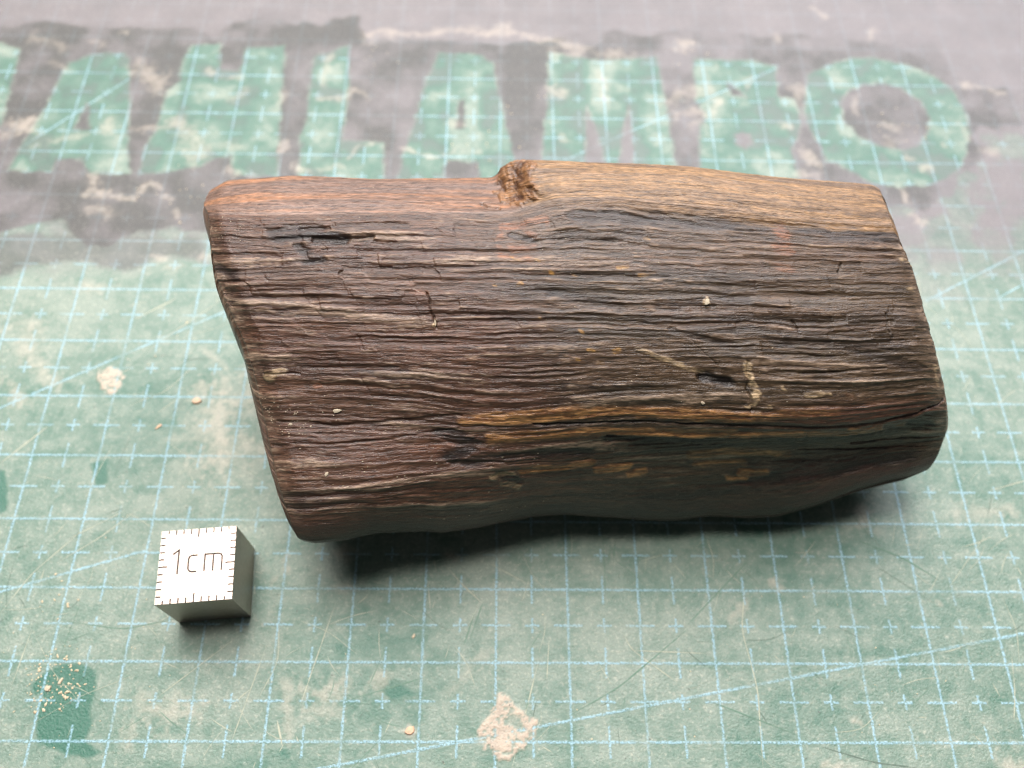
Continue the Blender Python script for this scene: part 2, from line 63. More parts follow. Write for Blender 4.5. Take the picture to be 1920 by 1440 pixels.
LOG_DUST = [[[0.045,4.907],0.3,60,0.0087],[[0.107,5.768],0.4,18,0.0093],[[0.017,4.717],0.2,20,0.008],[[0.155,5.298],1.0,40,0.0073],[[0.444,3.074],1.0,40,0.0073],[[0.634,3.926],2.0,60,0.0067],[[0.287,6.129],1.0,50,0.0073],[[0.252,1.773],1.667,40,0.0067],[[0.866,0.611],1.0,30,0.0067],[[0.037,2.303],0.267,25,0.008]]

# ------------------------------------------------------------------ helpers
def lin(r, g, b):
    c = np.array([r, g, b], float) / 255
    return np.where(c <= 0.04045, c / 12.92, ((c + 0.055) / 1.055) ** 2.4)
def hash2(i, j, seed):
    h = (i.astype(np.int64) * 374761393 + j.astype(np.int64) * 668265263 + seed * 974634221) & 0xFFFFFFFF
    h = ((h ^ (h >> 13)) * 1274126177) & 0xFFFFFFFF
    h = ((h ^ (h >> 15)) * 2246822519) & 0xFFFFFFFF
    return ((h ^ (h >> 16)) & 0xFFFFFF).astype(np.float32) / float(0xFFFFFF)
def vn(x, y, seed=0):
    """value noise 0..1"""
    xi = np.floor(x); yi = np.floor(y); fx = (x - xi).astype(np.float32); fy = (y - yi).astype(np.float32)
    xi = xi.astype(np.int64); yi = yi.astype(np.int64)
    fx = fx * fx * fx * (fx * (fx * 6 - 15) + 10); fy = fy * fy * fy * (fy * (fy * 6 - 15) + 10)
    a = hash2(xi, yi, seed); b = hash2(xi + 1, yi, seed); c = hash2(xi, yi + 1, seed); d = hash2(xi + 1, yi + 1, seed)
    return a + (b - a) * fx + (c - a) * fy + (a - b - c + d) * fx * fy
def fbm(x, y, seed=0, o=4, gain=0.5):
    t = 0; a = 1; n = 0
    for k in range(o):
        t = t + a * vn(x * 2 ** k + 17.3 * k, y * 2 ** k - 9.1 * k, seed + k); n += a; a *= gain
    return t / n
def sstep(a, b, x):
    t = np.clip((x - a) / (b - a), 0, 1); return t * t * (3 - 2 * t)
def mix(a, b, f): return a + (b - a) * f[..., None]
def poly_sdf(X, Y, P, reach=1.2):
    """signed distance to a polygon, positive inside; only worked out near it"""
    P = np.array(P, float); out = np.full(X.shape, -reach, np.float32)
    m = (X > P[:, 0].min() - reach) & (X < P[:, 0].max() + reach) & (Y > P[:, 1].min() - reach) & (Y < P[:, 1].max() + reach)
    x, y = X[m], Y[m]
    if not len(x): return out
    d = np.full(x.shape, 1e9); ins = np.zeros(x.shape, bool)
    for i in range(len(P)):
        ax, ay = P[i - 1]; bx, by = P[i]; dx, dy = bx - ax, by - ay
        t = np.clip(((x - ax) * dx + (y - ay) * dy) / (dx * dx + dy * dy + 1e-12), 0, 1)
        d = np.minimum(d, (x - ax - t * dx) ** 2 + (y - ay - t * dy) ** 2)
        c = (ay > y) != (by > y)
        ins ^= c & (x < (bx - ax) * (y - ay) / (by - ay + 1e-12) + ax)
    out[m] = np.where(ins, 1, -1) * np.sqrt(d); return out
def line_dist(X, Y, P, reach):
    P = np.array(P, float); out = np.full(X.shape, reach * 4, np.float32); R = reach * 4
    m = (X > P[:, 0].min() - R) & (X < P[:, 0].max() + R) & (Y > P[:, 1].min() - R) & (Y < P[:, 1].max() + R)
    x, y = X[m], Y[m]; d = np.full(x.shape, R * R)
    for i in range(1, len(P)):
        ax, ay = P[i - 1]; bx, by = P[i]; dx, dy = bx - ax, by - ay
        t = np.clip(((x - ax) * dx + (y - ay) * dy) / (dx * dx + dy * dy + 1e-12), 0, 1)
        d = np.minimum(d, (x - ax - t * dx) ** 2 + (y - ay - t * dy) ** 2)
    out[m] = np.sqrt(d); return out
def mesh_obj(name, verts, quads, mat=None, parent=None, smooth=True):
    me = bpy.data.meshes.new(name); verts = np.asarray(verts, np.float32) * S; quads = np.asarray(quads, np.int32)
    k = quads.shape[1]
    me.vertices.add(len(verts)); me.vertices.foreach_set('co', verts.ravel())
    me.loops.add(quads.size); me.loops.foreach_set('vertex_index', quads.ravel())
    me.polygons.add(len(quads)); me.polygons.foreach_set('loop_start', np.arange(len(quads), dtype=np.int32) * k)
    me.polygons.foreach_set('use_smooth', np.full(len(quads), smooth)); me.update(calc_edges=True); me.validate()
    if mat: me.materials.append(mat)
    o = bpy.data.objects.new(name, me); COL.objects.link(o)
    if parent: o.parent = parent
    return o
def grid_quads(n, m, wrap=False):
    i, j = np.meshgrid(np.arange(n - 1), np.arange(m if wrap else m - 1), indexing='ij'); j2 = (j + 1) % m
    return np.stack([i * m + j, (i + 1) * m + j, (i + 1) * m + j2, i * m + j2], -1).reshape(-1, 4)
def set_color(o, name, C):
    a = o.data.attributes.new(name, 'FLOAT_COLOR', 'POINT')
    a.data.foreach_set('color', np.c_[C, np.ones(len(C))].astype(np.float32).ravel())
def set_float(o, name, v):
    a = o.data.attributes.new(name, 'FLOAT', 'POINT'); a.data.foreach_set('value', np.asarray(v, np.float32).ravel())
def tag(o, label, cat, group=None, kind=None):
    if label: o['label'] = label
    if cat: o['category'] = cat
    if group: o['group'] = group
    if kind: o['kind'] = kind
    return o

class NT:
    """tiny node-graph writer"""
    def __init__(s, name):
        s.mat = bpy.data.materials.new(name); s.mat.use_nodes = True; s.t = s.mat.node_tree
        s.t.nodes.clear(); s.out = s.t.nodes.new('ShaderNodeOutputMaterial'); s.p = s.t.nodes.new('ShaderNodeBsdfPrincipled')
        s.t.links.new(s.p.outputs[0], s.out.inputs['Surface'])
    def put(s, sock, v):
        if hasattr(v, 'is_linked') or isinstance(v, bpy.types.NodeSocket): s.t.links.new(v, sock)
        elif isinstance(v, (tuple, list, np.ndarray)) and len(v) == 3 and sock.type == 'RGBA': sock.default_value = (*[float(a) for a in v], 1)
        elif v is not None: sock.default_value = v
    def m(s, op, a, b=None, c=None, clamp=False):
        n = s.t.nodes.new('ShaderNodeMath'); n.operation = op; n.use_clamp = clamp
        for k, v in enumerate((a, b, c)):
            if v is not None: s.put(n.inputs[k], v)
        return n.outputs[0]
    def ss(s, a, b, x):
        n = s.t.nodes.new('ShaderNodeMapRange'); n.interpolation_type = 'SMOOTHSTEP'
        s.put(n.inputs['Value'], x); n.inputs['From Min'].default_value = a; n.inputs['From Max'].default_value = b
        return n.outputs['Result']
    def mixc(s, f, a, b, blend='MIX'):
        n = s.t.nodes.new('ShaderNodeMix'); n.data_type = 'RGBA'; n.blend_type = blend
        s.put(n.inputs['Factor'], f); s.put(n.inputs['A'] if False else n.inputs[6], a); s.put(n.inputs[7], b); return n.outputs[2]
    def attr(s, name, out='Fac'):
        n = s.t.nodes.new('ShaderNodeAttribute'); n.attribute_name = name; return n.outputs[out]
    def coords(s, scale):
        n = s.t.nodes.new('ShaderNodeTexCoord'); k = s.t.nodes.new('ShaderNodeMapping'); k.inputs['Scale'].default_value = scale
        s.t.links.new(n.outputs['Object'], k.inputs['Vector']); return k.outputs[0]
    def uvs(s, scale):
        n = s.t.nodes.new('ShaderNodeUVMap'); k = s.t.nodes.new('ShaderNodeMapping'); k.inputs['Scale'].default_value = scale
        s.t.links.new(n.outputs[0], k.inputs['Vector']); return k.outputs[0]
    def noise(s, vec, scale, detail=3, rough=0.55, dist=0.0):
        n = s.t.nodes.new('ShaderNodeTexNoise'); s.put(n.inputs['Vector'], vec); n.inputs['Scale'].default_value = scale
        n.inputs['Detail'].default_value = detail; n.inputs['Roughness'].default_value = rough; n.inputs['Distortion'].default_value = dist
        return n.outputs['Fac']
    def bump(s, h, dist, strength=1.0, normal=None):
        n = s.t.nodes.new('ShaderNodeBump'); n.inputs['Distance'].default_value = dist; n.inputs['Strength'].default_value = strength
        s.put(n.inputs['Height'], h)
        if normal: s.t.links.new(normal, n.inputs['Normal'])
        return n.outputs[0]
    def set(s, **k):
        for a, v in k.items(): s.put(s.p.inputs[a.replace('_', ' ')], v)
        return s.mat

# ------------------------------------------------------------------ the cutting mat
fx0, fx1, fy0, fy1 = -3.7, 18.5, -1.7, 14.0
xs = np.r_[np.linspace(-9, fx0, 12)[:-1], np.arange(fx0, fx1, 0.025), np.linspace(fx1, 24, 12)[1:]]
ys = [fy0]
while ys[-1] < fy1: ys.append(ys[-1] + 0.019 + 0.0016 * max(ys[-1], 0))
ys = np.r_[np.linspace(-7, fy0, 12)[:-1], np.array(ys), np.linspace(ys[-1], 19, 12)[1:]]
X, Y = np.meshgrid(xs, ys, indexing='ij')
wx = X + 0.05 * (fbm(X * 2.2, Y * 2.2, 3, 4) - 0.5) + 0.05 * (fbm(X * 9, Y * 9, 5, 2) - 0.5)
wy = Y + 0.05 * (fbm(X * 2.2, Y * 2.2, 13, 4) - 0.5) + 0.05 * (fbm(X * 9, Y * 9, 15, 2) - 0.5)
letters = np.full(X.shape, -1.2, np.float32)
for P in LETTERS: letters = np.maximum(letters, poly_sdf(wx, wy, P))
for P in COUNTERS: letters = np.minimum(letters, -poly_sdf(wx, wy, P))
rx = X + 0.35 * (fbm(X * 1.7, Y * 1.7, 23, 4) - 0.5); ry = Y + 0.35 * (fbm(X * 1.7, Y * 1.7, 33, 4) - 0.5)
edge = poly_sdf(rx, ry, INK_EDGE, 2.5)
big = fbm(X * 0.55, Y * 0.55, 41, 5); med = fbm(X * 1.9, Y * 1.9, 43, 5); fine = fbm(X * 7, Y * 7, 47, 4)
ragg = 0.45 * fbm(X * 4, Y * 4, 61, 4) + 0.55 * fbm(X * 15, Y * 15, 63, 3)
streak = fbm(X * 0.8 + 0.6 * Y, Y * 6, 51, 4)
# printed banner: a dark field with the letters left green, its ink rubbed thin towards the near edge; paler past the far edge as painted reflection
far = sstep(6.2, 7.9, Y + 1.4 * (big - 0.5) + 0.8 * (streak - 0.5) + 0.5 * sstep(10, 17, X))
dark = sstep(-0.10, 0.06, edge)
for P in INK_SMEARS: dark = np.maximum(dark, 0.75 * sstep(-0.12, 0.1, poly_sdf(rx, ry, P)))
ink_any = np.maximum(dark, far * np.maximum(0.50 + 0.5 * sstep(0.35, 0.6, med), sstep(9.5, 10.5, Y)))
ink_any *= 1 - sstep(-0.05, 0.07, letters + 0.10 * (fine - 0.5)) * (0.55 + 0.45 * sstep(0.30, 0.52, med + 0.3 * (ragg - .5)))
clean_l = np.maximum(0.0, sstep(0.0, 0.05, letters)); clean = np.zeros(X.shape)
for P in CLEAN_PATCHES: clean = np.maximum(clean, 1.0 * sstep(-0.03, 0.03, poly_sdf(rx * 0.4 + wx * 0.6, ry * 0.4 + wy * 0.6, P)))
clean_p = clean
pale = np.zeros(X.shape)
for P, r, s in PALE_SMEARS:
    d = line_dist(rx * 1.3 - wx * 0.3, ry * 1.3 - wy * 0.3, P, r)
    pale = np.maximum(pale, s * (0.82 - 0.22 * sstep(5, 8, Y)) * sstep(-0.15, 1.5, 1.15 - d / (1.45 * r) + 2.6 * (ragg - 0.5)))
splash = np.zeros(X.shape)
for P in PLASTER_SPLASH: splash = np.maximum(splash, sstep(-0.02, 0.02, poly_sdf(wx, wy, P) + 0.14 * (ragg - 0.5)))
splash = splash * (1 - 0.8 * sstep(-0.01, 0.03, poly_sdf(wx, wy, SPLASH_HOLE) + 0.2 * (ragg - 0.5))) * (1 - 0.75 * sstep(0.60, 0.68, fbm(X * 22, Y * 22, 67, 2)))
film = 0.53 + 0.6 * (big - 0.5) + 0.35 * (med - 0.5) + 0.5 * (fine - 0.5) + 0.35 * (streak - 0.5) + 0.5 * (ragg - 0.5)
film = np.clip(1.25 * film + 0.02, 0, 1) * (1 - 0.95 * clean_p) * (1 - 0.75 * clean_l * sstep(0.20, 0.55, 1 - med))
G_CLEAN = lin(32, 95, 75); G_FILM = lin(126, 141, 126); INK_D = lin(46, 39, 37); INK_L = lin(106, 97, 99)
PALE = lin(196, 182, 164); SPLASH = lin(178, 162, 142)
C = mix(np.broadcast_to(G_CLEAN, X.shape + (3,)), G_FILM, film)
inkc = mix(np.broadcast_to(INK_L, X.shape + (3,)), INK_D, np.clip(dark * (0.80 + 2.2 * (med - 0.5) + 0.8 * (big - 0.5) - 0.35 * sstep(5, 11, X)), 0, 1))  # lighter to the right: glare in part painted into the ink colour
inkc = inkc * (0.86 + 0.3 * med)[..., None]
C = mix(C, inkc, np.clip(ink_any, 0, 1) * (0.92))
C = mix(C, PALE, np.clip(pale, 0, 1) * 0.8)
C = mix(C, SPLASH * (0.8 + 0.4 * fine)[..., None], splash)
linevis = np.clip(0.95 - 0.82 * np.clip(ink_any, 0, 1) + 0.0 * film, 0, 1) * (1 - 0.6 * pale) * (1 - splash)
relief = 0.012 * splash * (0.6 + 0.8 * fine) + 0.004 * pale
Z = relief + 0.004 * (med - 0.5) * 0
V_ = np.stack([X, Y, Z], -1).reshape(-1, 3)

nt = NT('cutting_mat_vinyl')
co = nt.coords((100, 100, 100))                     # centimetres
sep = nt.t.nodes.new('ShaderNodeSeparateXYZ'); nt.t.links.new(co, sep.inputs[0])
jit = nt.m('MULTIPLY', nt.m('SUBTRACT', nt.noise(co, 22, 2), 0.5), 0.030)
px = nt.m('ADD', sep.outputs[0], jit); py = nt.m('SUBTRACT', sep.outputs[1], jit)
def d_int(v): return nt.m('ABSOLUTE', nt.m('SUBTRACT', v, nt.m('ROUND', v)))
dx0 = d_int(px); dy0 = d_int(py); dx1 = d_int(nt.m('ADD', px, 0.5)); dy1 = d_int(nt.m('ADD', py, 0.5))
def below(d, wd, soft=0.008): return nt.m('SUBTRACT', 1.0, nt.ss(wd - soft, wd + soft, d))
W = 0.0165
solid = nt.m('MAXIMUM', below(dx0, W), below(dy0, W))
hrow = nt.m('MULTIPLY', below(dy1, W * 0.9), nt.m('MAXIMUM', below(dx0, 0.2), below(dx1, 0.1)))
vrow = nt.m('MULTIPLY', below(dx1, W * 0.9), nt.m('MAXIMUM', below(dy0, 0.2), below(dy1, 0.1)))
diag = None
for P in DIAGONALS:
    (ax, ay), (bx, by) = P[0], P[-1]; L_ = math.hypot(bx - ax, by - ay); ux, uy = (bx - ax) / L_, (by - ay) / L_
    du = nt.m('ABSOLUTE', nt.m('SUBTRACT', nt.m('MULTIPLY', nt.m('SUBTRACT', px, ax), uy), nt.m('MULTIPLY', nt.m('SUBTRACT', py, ay), ux)))
    al = nt.m('ADD', nt.m('MULTIPLY', nt.m('SUBTRACT', px, ax), ux), nt.m('MULTIPLY', nt.m('SUBTRACT', py, ay), uy))
    seg = nt.m('MULTIPLY', below(du, W * 1.05), nt.m('MULTIPLY', nt.ss(-0.01, 0.01, al), below(al, L_)))
    diag = seg if diag is None else nt.m('MAXIMUM', diag, seg)
allines = nt.m('MAXIMUM', nt.m('MAXIMUM', solid, diag), nt.m('MAXIMUM', hrow, vrow))
wear = nt.m('MULTIPLY', nt.m('ADD', 0.30, nt.m('MULTIPLY', nt.ss(0.34, 0.55, nt.noise(co, 1.6, 6, 0.65)), 0.70)), nt.m('ADD', 0.15, nt.m('MULTIPLY', nt.ss(0.40, 0.56, nt.noise(co, 34, 4, 0.7)), 0.85)))
lmask = nt.m('MULTIPLY', nt.m('MULTIPLY', allines, wear), nt.m('MULTIPLY', nt.attr('linevis'), 0.85))
speck = nt.noise(co, 30, 4, 0.65); speck2 = nt.noise(co, 75, 2, 0.6)
base = nt.attr('col', 'Color')
shade = nt.m('ADD', 0.40, nt.m('ADD', nt.m('MULTIPLY', speck, 0.75), nt.m('MULTIPLY', speck2, 0.45)))
sh3 = nt.t.nodes.new('ShaderNodeCombineXYZ'); [nt.t.links.new(shade, sh3.inputs[k]) for k in range(3)]
base = nt.mixc(1.0, base, sh3.outputs[0], 'MULTIPLY')
dust = nt.m('MULTIPLY', nt.ss(0.50, 0.70, nt.noise(co, 17, 6, 0.75)), nt.m('MULTIPLY', nt.attr('film'), 0.62))
base = nt.mixc(dust, base, lin(190, 188, 170))
pit = nt.m('MULTIPLY', nt.ss(0.72, 0.76, nt.noise(co, 14, 2, 0.5)), 0.7)
base = nt.mixc(pit, base, lin(62, 66, 58))
base = nt.mixc(lmask, base, lin(158, 198, 212))
rough = nt.m('ADD', 0.34, nt.m('MULTIPLY', nt.noise(co, 3.0, 4), 0.22))
bh = nt.m('ADD', nt.m('MULTIPLY', nt.noise(co, 28, 4, 0.65), 1.0), nt.m('MULTIPLY', lmask, 0.25))
mat_mat = nt.set(Base_Color=base, Roughness=rough, Specular_IOR_Level=0.8, Normal=nt.bump(bh, 0.00016, 0.9))
nx, ny = X.shape
topn = nx * ny
# top sheet + side skirt + underside: a 3 mm thick sheet
rim = np.r_[np.arange(nx) * ny, (nx - 1) * ny + np.arange(1, ny), (np.arange(nx - 2, -1, -1)) * ny + ny - 1, np.arange(ny - 2, 0, -1)]
low = V_[rim].copy(); low[:, 2] = -0.3
nr = len(rim); ar = np.arange(nr)
skirt = np.stack([rim, topn + ar, topn + (ar + 1) % nr, rim[(ar + 1) % nr]], -1)[:, ::-1]
VV = np.r_[V_, low, [[xs[0], ys[0], -0.3], [xs[-1], ys[0], -0.3], [xs[-1], ys[-1], -0.3], [xs[0], ys[-1], -0.3]]]
Q = np.r_[grid_quads(nx, ny), skirt, [[topn + nr + 3, topn + nr + 2, topn + nr + 1, topn + nr]]]
mat_o = mesh_obj('cutting_mat', VV, Q, mat_mat)
ex = len(VV) - topn
set_color(mat_o, 'col', np.r_[C.reshape(-1, 3), np.tile(G_CLEAN, (ex, 1))])
set_float(mat_o, 'linevis', np.r_[linevis.ravel(), np.zeros(ex)])
set_float(mat_o, 'film', np.r_[(film * (1 - np.clip(ink_any, 0, 1) * 0.6)).ravel(), np.zeros(ex)])
tag(mat_o, 'worn green cutting mat with pale blue grid and smudged grey lettering', 'cutting mat')

# knife scratches: shallow scored ribbons on the mat
rng = np.random.default_rng(7)
def ribbon(P, wd, z, seed):
    P = np.array(P, float); d = np.r_[0, np.cumsum(np.linalg.norm(np.diff(P, axis=0), axis=1))]
    n = max(4, int(d[-1] / 0.08)); t = np.linspace(0, d[-1], n)
    c = np.stack([np.interp(t, d, P[:, k]) for k in range(2)], 1)
    for _ in range(2 if len(P) > 2 else 0): c[1:-1] = (c[:-2] + 2 * c[1:-1] + c[2:]) / 4
    tg = np.gradient(c, axis=0); tg /= np.linalg.norm(tg, axis=1)[:, None] + 1e-9; nn = np.c_[-tg[:, 1], tg[:, 0]]
    wv = wd / 2 * np.clip(np.sin(np.linspace(0.06, math.pi - 0.06, n)) * 1.6, 0.15, 1) * (0.55 + 0.9 * np.random.default_rng(seed).random(n))
    a = c + nn * wv[:, None]; b = c - nn * wv[:, None]
    v = np.empty((2 * n, 3)); v[0::2, :2] = a; v[1::2, :2] = b; v[:, 2] = z
    q = np.stack([np.arange(n - 1) * 2 + 1, np.arange(n - 1) * 2 + 3, np.arange(n - 1) * 2 + 2, np.arange(n - 1) * 2], -1)
    return v, q
def flat_mat(name, col, rough, var=0.3):
    k = NT(name); c = k.coords((100, 100, 100)); n_ = k.noise(c, 20, 3)
    return k.set(Base_Color=k.mixc(k.m('MULTIPLY', n_, 1.0), lin(*col) * (1 - var), lin(*col) * (1 + var)), Roughness=rough, Specular_IOR_Level=0.3)
scr_m = [flat_mat('scratch_blue', (150, 195, 205), .5), flat_mat('scratch_pale', (168, 170, 150), .55), flat_mat('scratch_green', (92, 122, 104), .5), flat_mat('scratch_dark', (92, 108, 96), .6)]
sets = {0: [], 1: [], 2: [], 3: []}
for i, (P, wd, k) in enumerate(SCRATCHES): sets[k].append(ribbon(P, wd * (0.65 if k > 1 else 0.9), 0.0016 + 0.0004 * k, i))
for i in range(420):
    x, y = rng.uniform(0, 15), rng.uniform(-1.4, 6.5); a = rng.choice([0.9, 1.15, 1.5, 2.2, 0.3, 2.7]) + rng.normal(0, 0.25); l = rng.exponential(0.28) + 0.08
    bend = rng.normal(0, 0.08)
    P = [(x, y), (x + l * 0.5 * math.cos(a) - bend * l * math.sin(a), y + l * 0.5 * math.sin(a) + bend * l * math.cos(a)), (x + l * math.cos(a), y + l * math.sin(a))]
    k = int(rng.choice([1, 1, 1, 2, 3])); sets[k].append(ribbon(P, rng.uniform(0.004, 0.011), 0.0016 + 0.0004 * k, 1000 + i))
for k, L_ in sets.items():
    if not L_: continue
    vs, qs, n0 = [], [], 0
    for v, q in L_: vs.append(v); qs.append(q + n0); n0 += len(v)
    o = mesh_obj('scratches', np.concatenate(vs), np.concatenate(qs), scr_m[k], mat_o); o['kind'] = 'stuff'

# ------------------------------------------------------------------ the piece of old wood
def resample(c, U):
    c=np.array(c,float)
    d=np.r_[0,np.cumsum(np.linalg.norm(np.diff(c,axis=0),axis=1))]; d/=d[-1]
    # piecewise linear then light smoothing along the length
    n=600; t=np.linspace(0,1,n)
    a=np.stack([np.interp(t,d,c[:,k]) for k in range(3)],1)
    w=6; ker=np.hanning(2*w+3)[1:-1]; ker/=ker.sum()
    pad=np.concatenate([2*a[:1]-a[w:0:-1],a,2*a[-1:]-a[-2:-w-2:-1]])
    a=np.stack([np.convolve(pad[:,k],ker,'valid') for k in range(3)],1)
    return np.stack([np.interp(U,t,a[:,k]) for k in range(3)],1)
def hidden_curves(R):
    """under side and back of the log, from the front lower edge and the back top edge"""
    front,back=R[7],R[0]
    u=np.linspace(0,1,len(front))[:,None]
    lift=np.clip((0.30-u)/0.30,0,1)**1.5*0.7+np.clip((u-0.85)/0.15,0,1)**1.5*0.55
    f=front.copy(); f[:,1:2]+=0.45; f[:,2:3]=np.maximum(front[:,2:3]-0.45,0.0+lift)*0.55
    g=front*0.55+back*0.45; g[:,2:3]=lift*1.0
    h=front*0.2+back*0.8; h[:,2:3]=0.05+lift*1.0
    k=back.copy(); k[:,1:2]+=-0.05; k[:,2:3]=1.3+0*u
    m=back.copy(); m[:,1:2]+=0.06; m[:,2:3]-=0.5
    return [f,g,h,k,m]
def base_surface(CURV,U,V,closed=True):
    """Catmull-Rom through the control curves; V in curve index units (0..7 the seen side, up to 13 round the back)"""
    R=[resample(c,U) for c in CURV]
    A=np.stack(R+hidden_curves(R),1)      # (nu, K, 3)
    K=A.shape[1]
    i=np.floor(V).astype(int); f=(V-i)[None,:,None]
    p0,p1,p2,p3=[A[:,(i+o)%K] for o in (-1,0,1,2)]
    # centripetal-like tangents scaled by neighbouring chord lengths
    d0=np.linalg.norm(p1-p0,axis=2,keepdims=True)+1e-6;d1=np.linalg.norm(p2-p1,axis=2,keepdims=True)+1e-6;d2=np.linalg.norm(p3-p2,axis=2,keepdims=True)+1e-6
    m1=((p1-p0)/d0*d1+(p2-p1)/d1*d0)/(d0+d1)*d1*0.9
    m2=((p2-p1)/d1*d2+(p3-p2)/d2*d1)/(d1+d2)*d1*0.9
    f2,f3=f*f,f*f*f
    return (2*f3-3*f2+1)*p1+(f3-2*f2+f)*m1+(-2*f3+3*f2)*p2+(f3-f2)*m2

nu = 860
U_ = np.linspace(0, 1, nu)
segw = [0.5, 0.38, 0.85, 1.03, 0.89, 0.78, 1.11]          # widths of the seen strips (cm)
Vl = []
for k, sw in enumerate(segw): Vl.append(np.linspace(k, k + 1, int(sw / 0.0115), endpoint=False))
for k in range(7, 13 - 1 + 0): Vl.append(np.linspace(k, k + 1, 26 if k in (7, 11) else 16, endpoint=False))
Vp = np.concatenate(Vl); nvv = len(Vp)
P0 = base_surface(LOG_CURVES, U_, Vp)
cumw = np.r_[0, np.cumsum(segw + [0.9, 1.8, 1.2, 1.4, 1.5, 0.6])]
T1 = np.interp(Vp, np.arange(len(cumw)), cumw)
LEN = 8.9
s, t = np.meshgrid(U_ * LEN, T1, indexing='ij'); v2 = np.broadcast_to(Vp, s.shape)
def uvst(uv): return (uv[0] * LEN, float(np.interp(uv[1], np.arange(len(cumw)), cumw)))
du = np.gradient(P0, axis=0); dv = np.roll(P0, -1, 1) - np.roll(P0, 1, 1)
N = np.cross(dv, du); N /= np.linalg.norm(N, axis=2, keepdims=True) + 1e-9
if (N[nu // 2, np.searchsorted(Vp, 3.5)][2]) < 0: N = -N
# grain coordinate: runs along the length, wandering a little
tw = t + 0.16 * (fbm(s * 0.30, t * 0.5, 101, 3) - 0.5) + 0.05 * (fbm(s * 1.1, t * 1.6, 104, 3) - 0.5) + 0.018 * (vn(s * 5, t * 9, 107) - 0.5)
tw = tw - 0.09 * np.exp(-((s - 3.2) / 0.9) ** 2) * sstep(2.2, 3.4, t)
def ridge(n): return 1 - np.abs(2 * n - 1)
g1 = vn(s * 0.18, tw * 5.0, 111); g2 = vn(s * 0.42 + 7, tw * 10, 113); g3 = vn(s * 0.85, tw * 19, 117); g4 = vn(s * 2.2, tw * 32, 119); g5 = vn(s * 7, tw * 44, 121); g6 = vn(s * 22, tw * 46, 122)
sid = tw * 3.1 + 1.6 * vn(s * 0.25, tw * 1.4, 131); saw = sid - np.floor(sid)
crest = np.where(saw < 0.20, saw / 0.20, 1 - (saw - 0.20) / 0.80) ** 1.7
cvar = sstep(0.42, 0.75, vn(s * 0.55, np.floor(sid) * 7.7, 133))
fuzz = 0.45 * g4 + 0.35 * g5 + 0.20 * g6
# broken laths of late wood: stepped cells that end abruptly
row = np.floor(tw * 5.2 + 0.6 * vn(s * 0.4, tw * 1.1, 141)); sj = s + 0.10 * vn(s * 3, t * 12, 143)
cell = np.floor(sj * 0.85 + 7 * hash2(row.astype(np.int64), row.astype(np.int64) * 0 + 3, 5))
chip = hash2(row.astype(np.int64), cell.astype(np.int64), 9)
row2 = np.floor(tw * 9.3 + 0.5 * vn(s * 0.7, tw * 2, 151)); cell2 = np.floor((s + 0.08 * vn(s * 4, t * 15, 153)) * 1.7 + 9 * hash2(row2.astype(np.int64), row2.astype(np.int64) * 0 + 5, 6))
chip2 = hash2(row2.astype(np.int64), cell2.astype(np.int64), 11)
face = sstep(0.88, 1.02, t) * (1 - sstep(4.75, 5.3, t))            # the furrowed dark face
low = sstep(4.3, 4.9, t) * sstep(2.2, 4.0, s)                        # smooth worn lower front
band = 1 - sstep(0.84, 0.95, t); band = np.where(v2 > 10, 1.0, band)
flaky = np.exp(-(((s - 1.5) / 1.5) ** 2 + ((t - 1.75) / 0.65) ** 2)) + 0.55 * np.exp(-(((s - 7.3) / 1.4) ** 2 + ((t - 2.3) / 0.6) ** 2))
amp = (0.48 * face * (1 - 0.45 * low) + 0.22 * band + 0.40 * (v2 > 7)) * (0.25 + 0.75 * sstep(0.0, 0.35, np.minimum(s, LEN - s)))
H = amp * (0.036 * (crest * cvar - 0.3) + 0.018 * (ridge(g1) - 0.5) + 0.028 * (ridge(g2) - 0.5) + 0.028 * (ridge(g3) - 0.5) + 0.019 * (g4 - 0.5) + 0.009 * (g5 - 0.5) + 0.005 * (g6 - 0.5))
ledge = sstep(3.99, 4.06, t + 0.05 * (g1 - 0.5) + 0.36 * sstep(7.6, 8.8, s)) * sstep(3.6, 5.6, s) * sstep(0.0, 0.7, LEN - s) * (v2 < 7); H -= 0.09 * ledge * (1 - 0.8 * sstep(4.4, 5.1, t))
H += face * (1 - 0.7 * low) * (0.008 + 0.034 * flaky) * (chip - 0.5) + face * (0.006 + 0.022 * flaky) * (chip2 - 0.5)
H += 0.07 * (fbm(s * 0.55, t * 0.7, 161, 3) - 0.5) * (1 - 0.6 * band) + 0.012 * (fbm(s * 6, t * 8, 167, 3) - 0.5) * amp
H += band * (0.012 * (vn(s * 0.35, t * 9, 171) - 0.5) + 0.004 * (fbm(s * 14, t * 18, 173, 2) - 0.5))
js = s + 0.06 * (fbm(s * 5, t * 9, 181, 3) - 0.5); jt = t + 0.05 * (fbm(s * 3, t * 9, 183, 3) - 0.5)
rgn = 0.4 * g3 + 0.35 * vn(s * 7, tw * 20, 185) + 0.25 * fbm(s * 14, tw * 30, 187, 2)
def strokes(L, squash=1.0, ragged=0.6):
    m_ = np.zeros(s.shape)
    for P, r, w_ in L:
        Q = [uvst(p) for p in P]; Q = [(a * squash, b) for a, b in Q]
        d = line_dist(js * squash, jt, Q, r)
        m_ = np.maximum(m_, min(1, w_ * 1.15) * sstep(0.0, 0.7, 1.1 - d / r + ragged * 2.4 * (rgn - 0.5)))
    return m_
k_black = strokes(L_BLACK, 0.75); k_brown = strokes(L_BROWN, 1.0, 0.32); k_or = strokes(L_ORANGE); k_cream = strokes(L_CREAM, 1.0, 0.8); k_yel = strokes(L_YELLOW); k_crk = strokes(L_CRACKS, 1.0, 0.35)
H -= 0.030 * k_crk + 0.022 * k_black * face * (0.4 + g2)
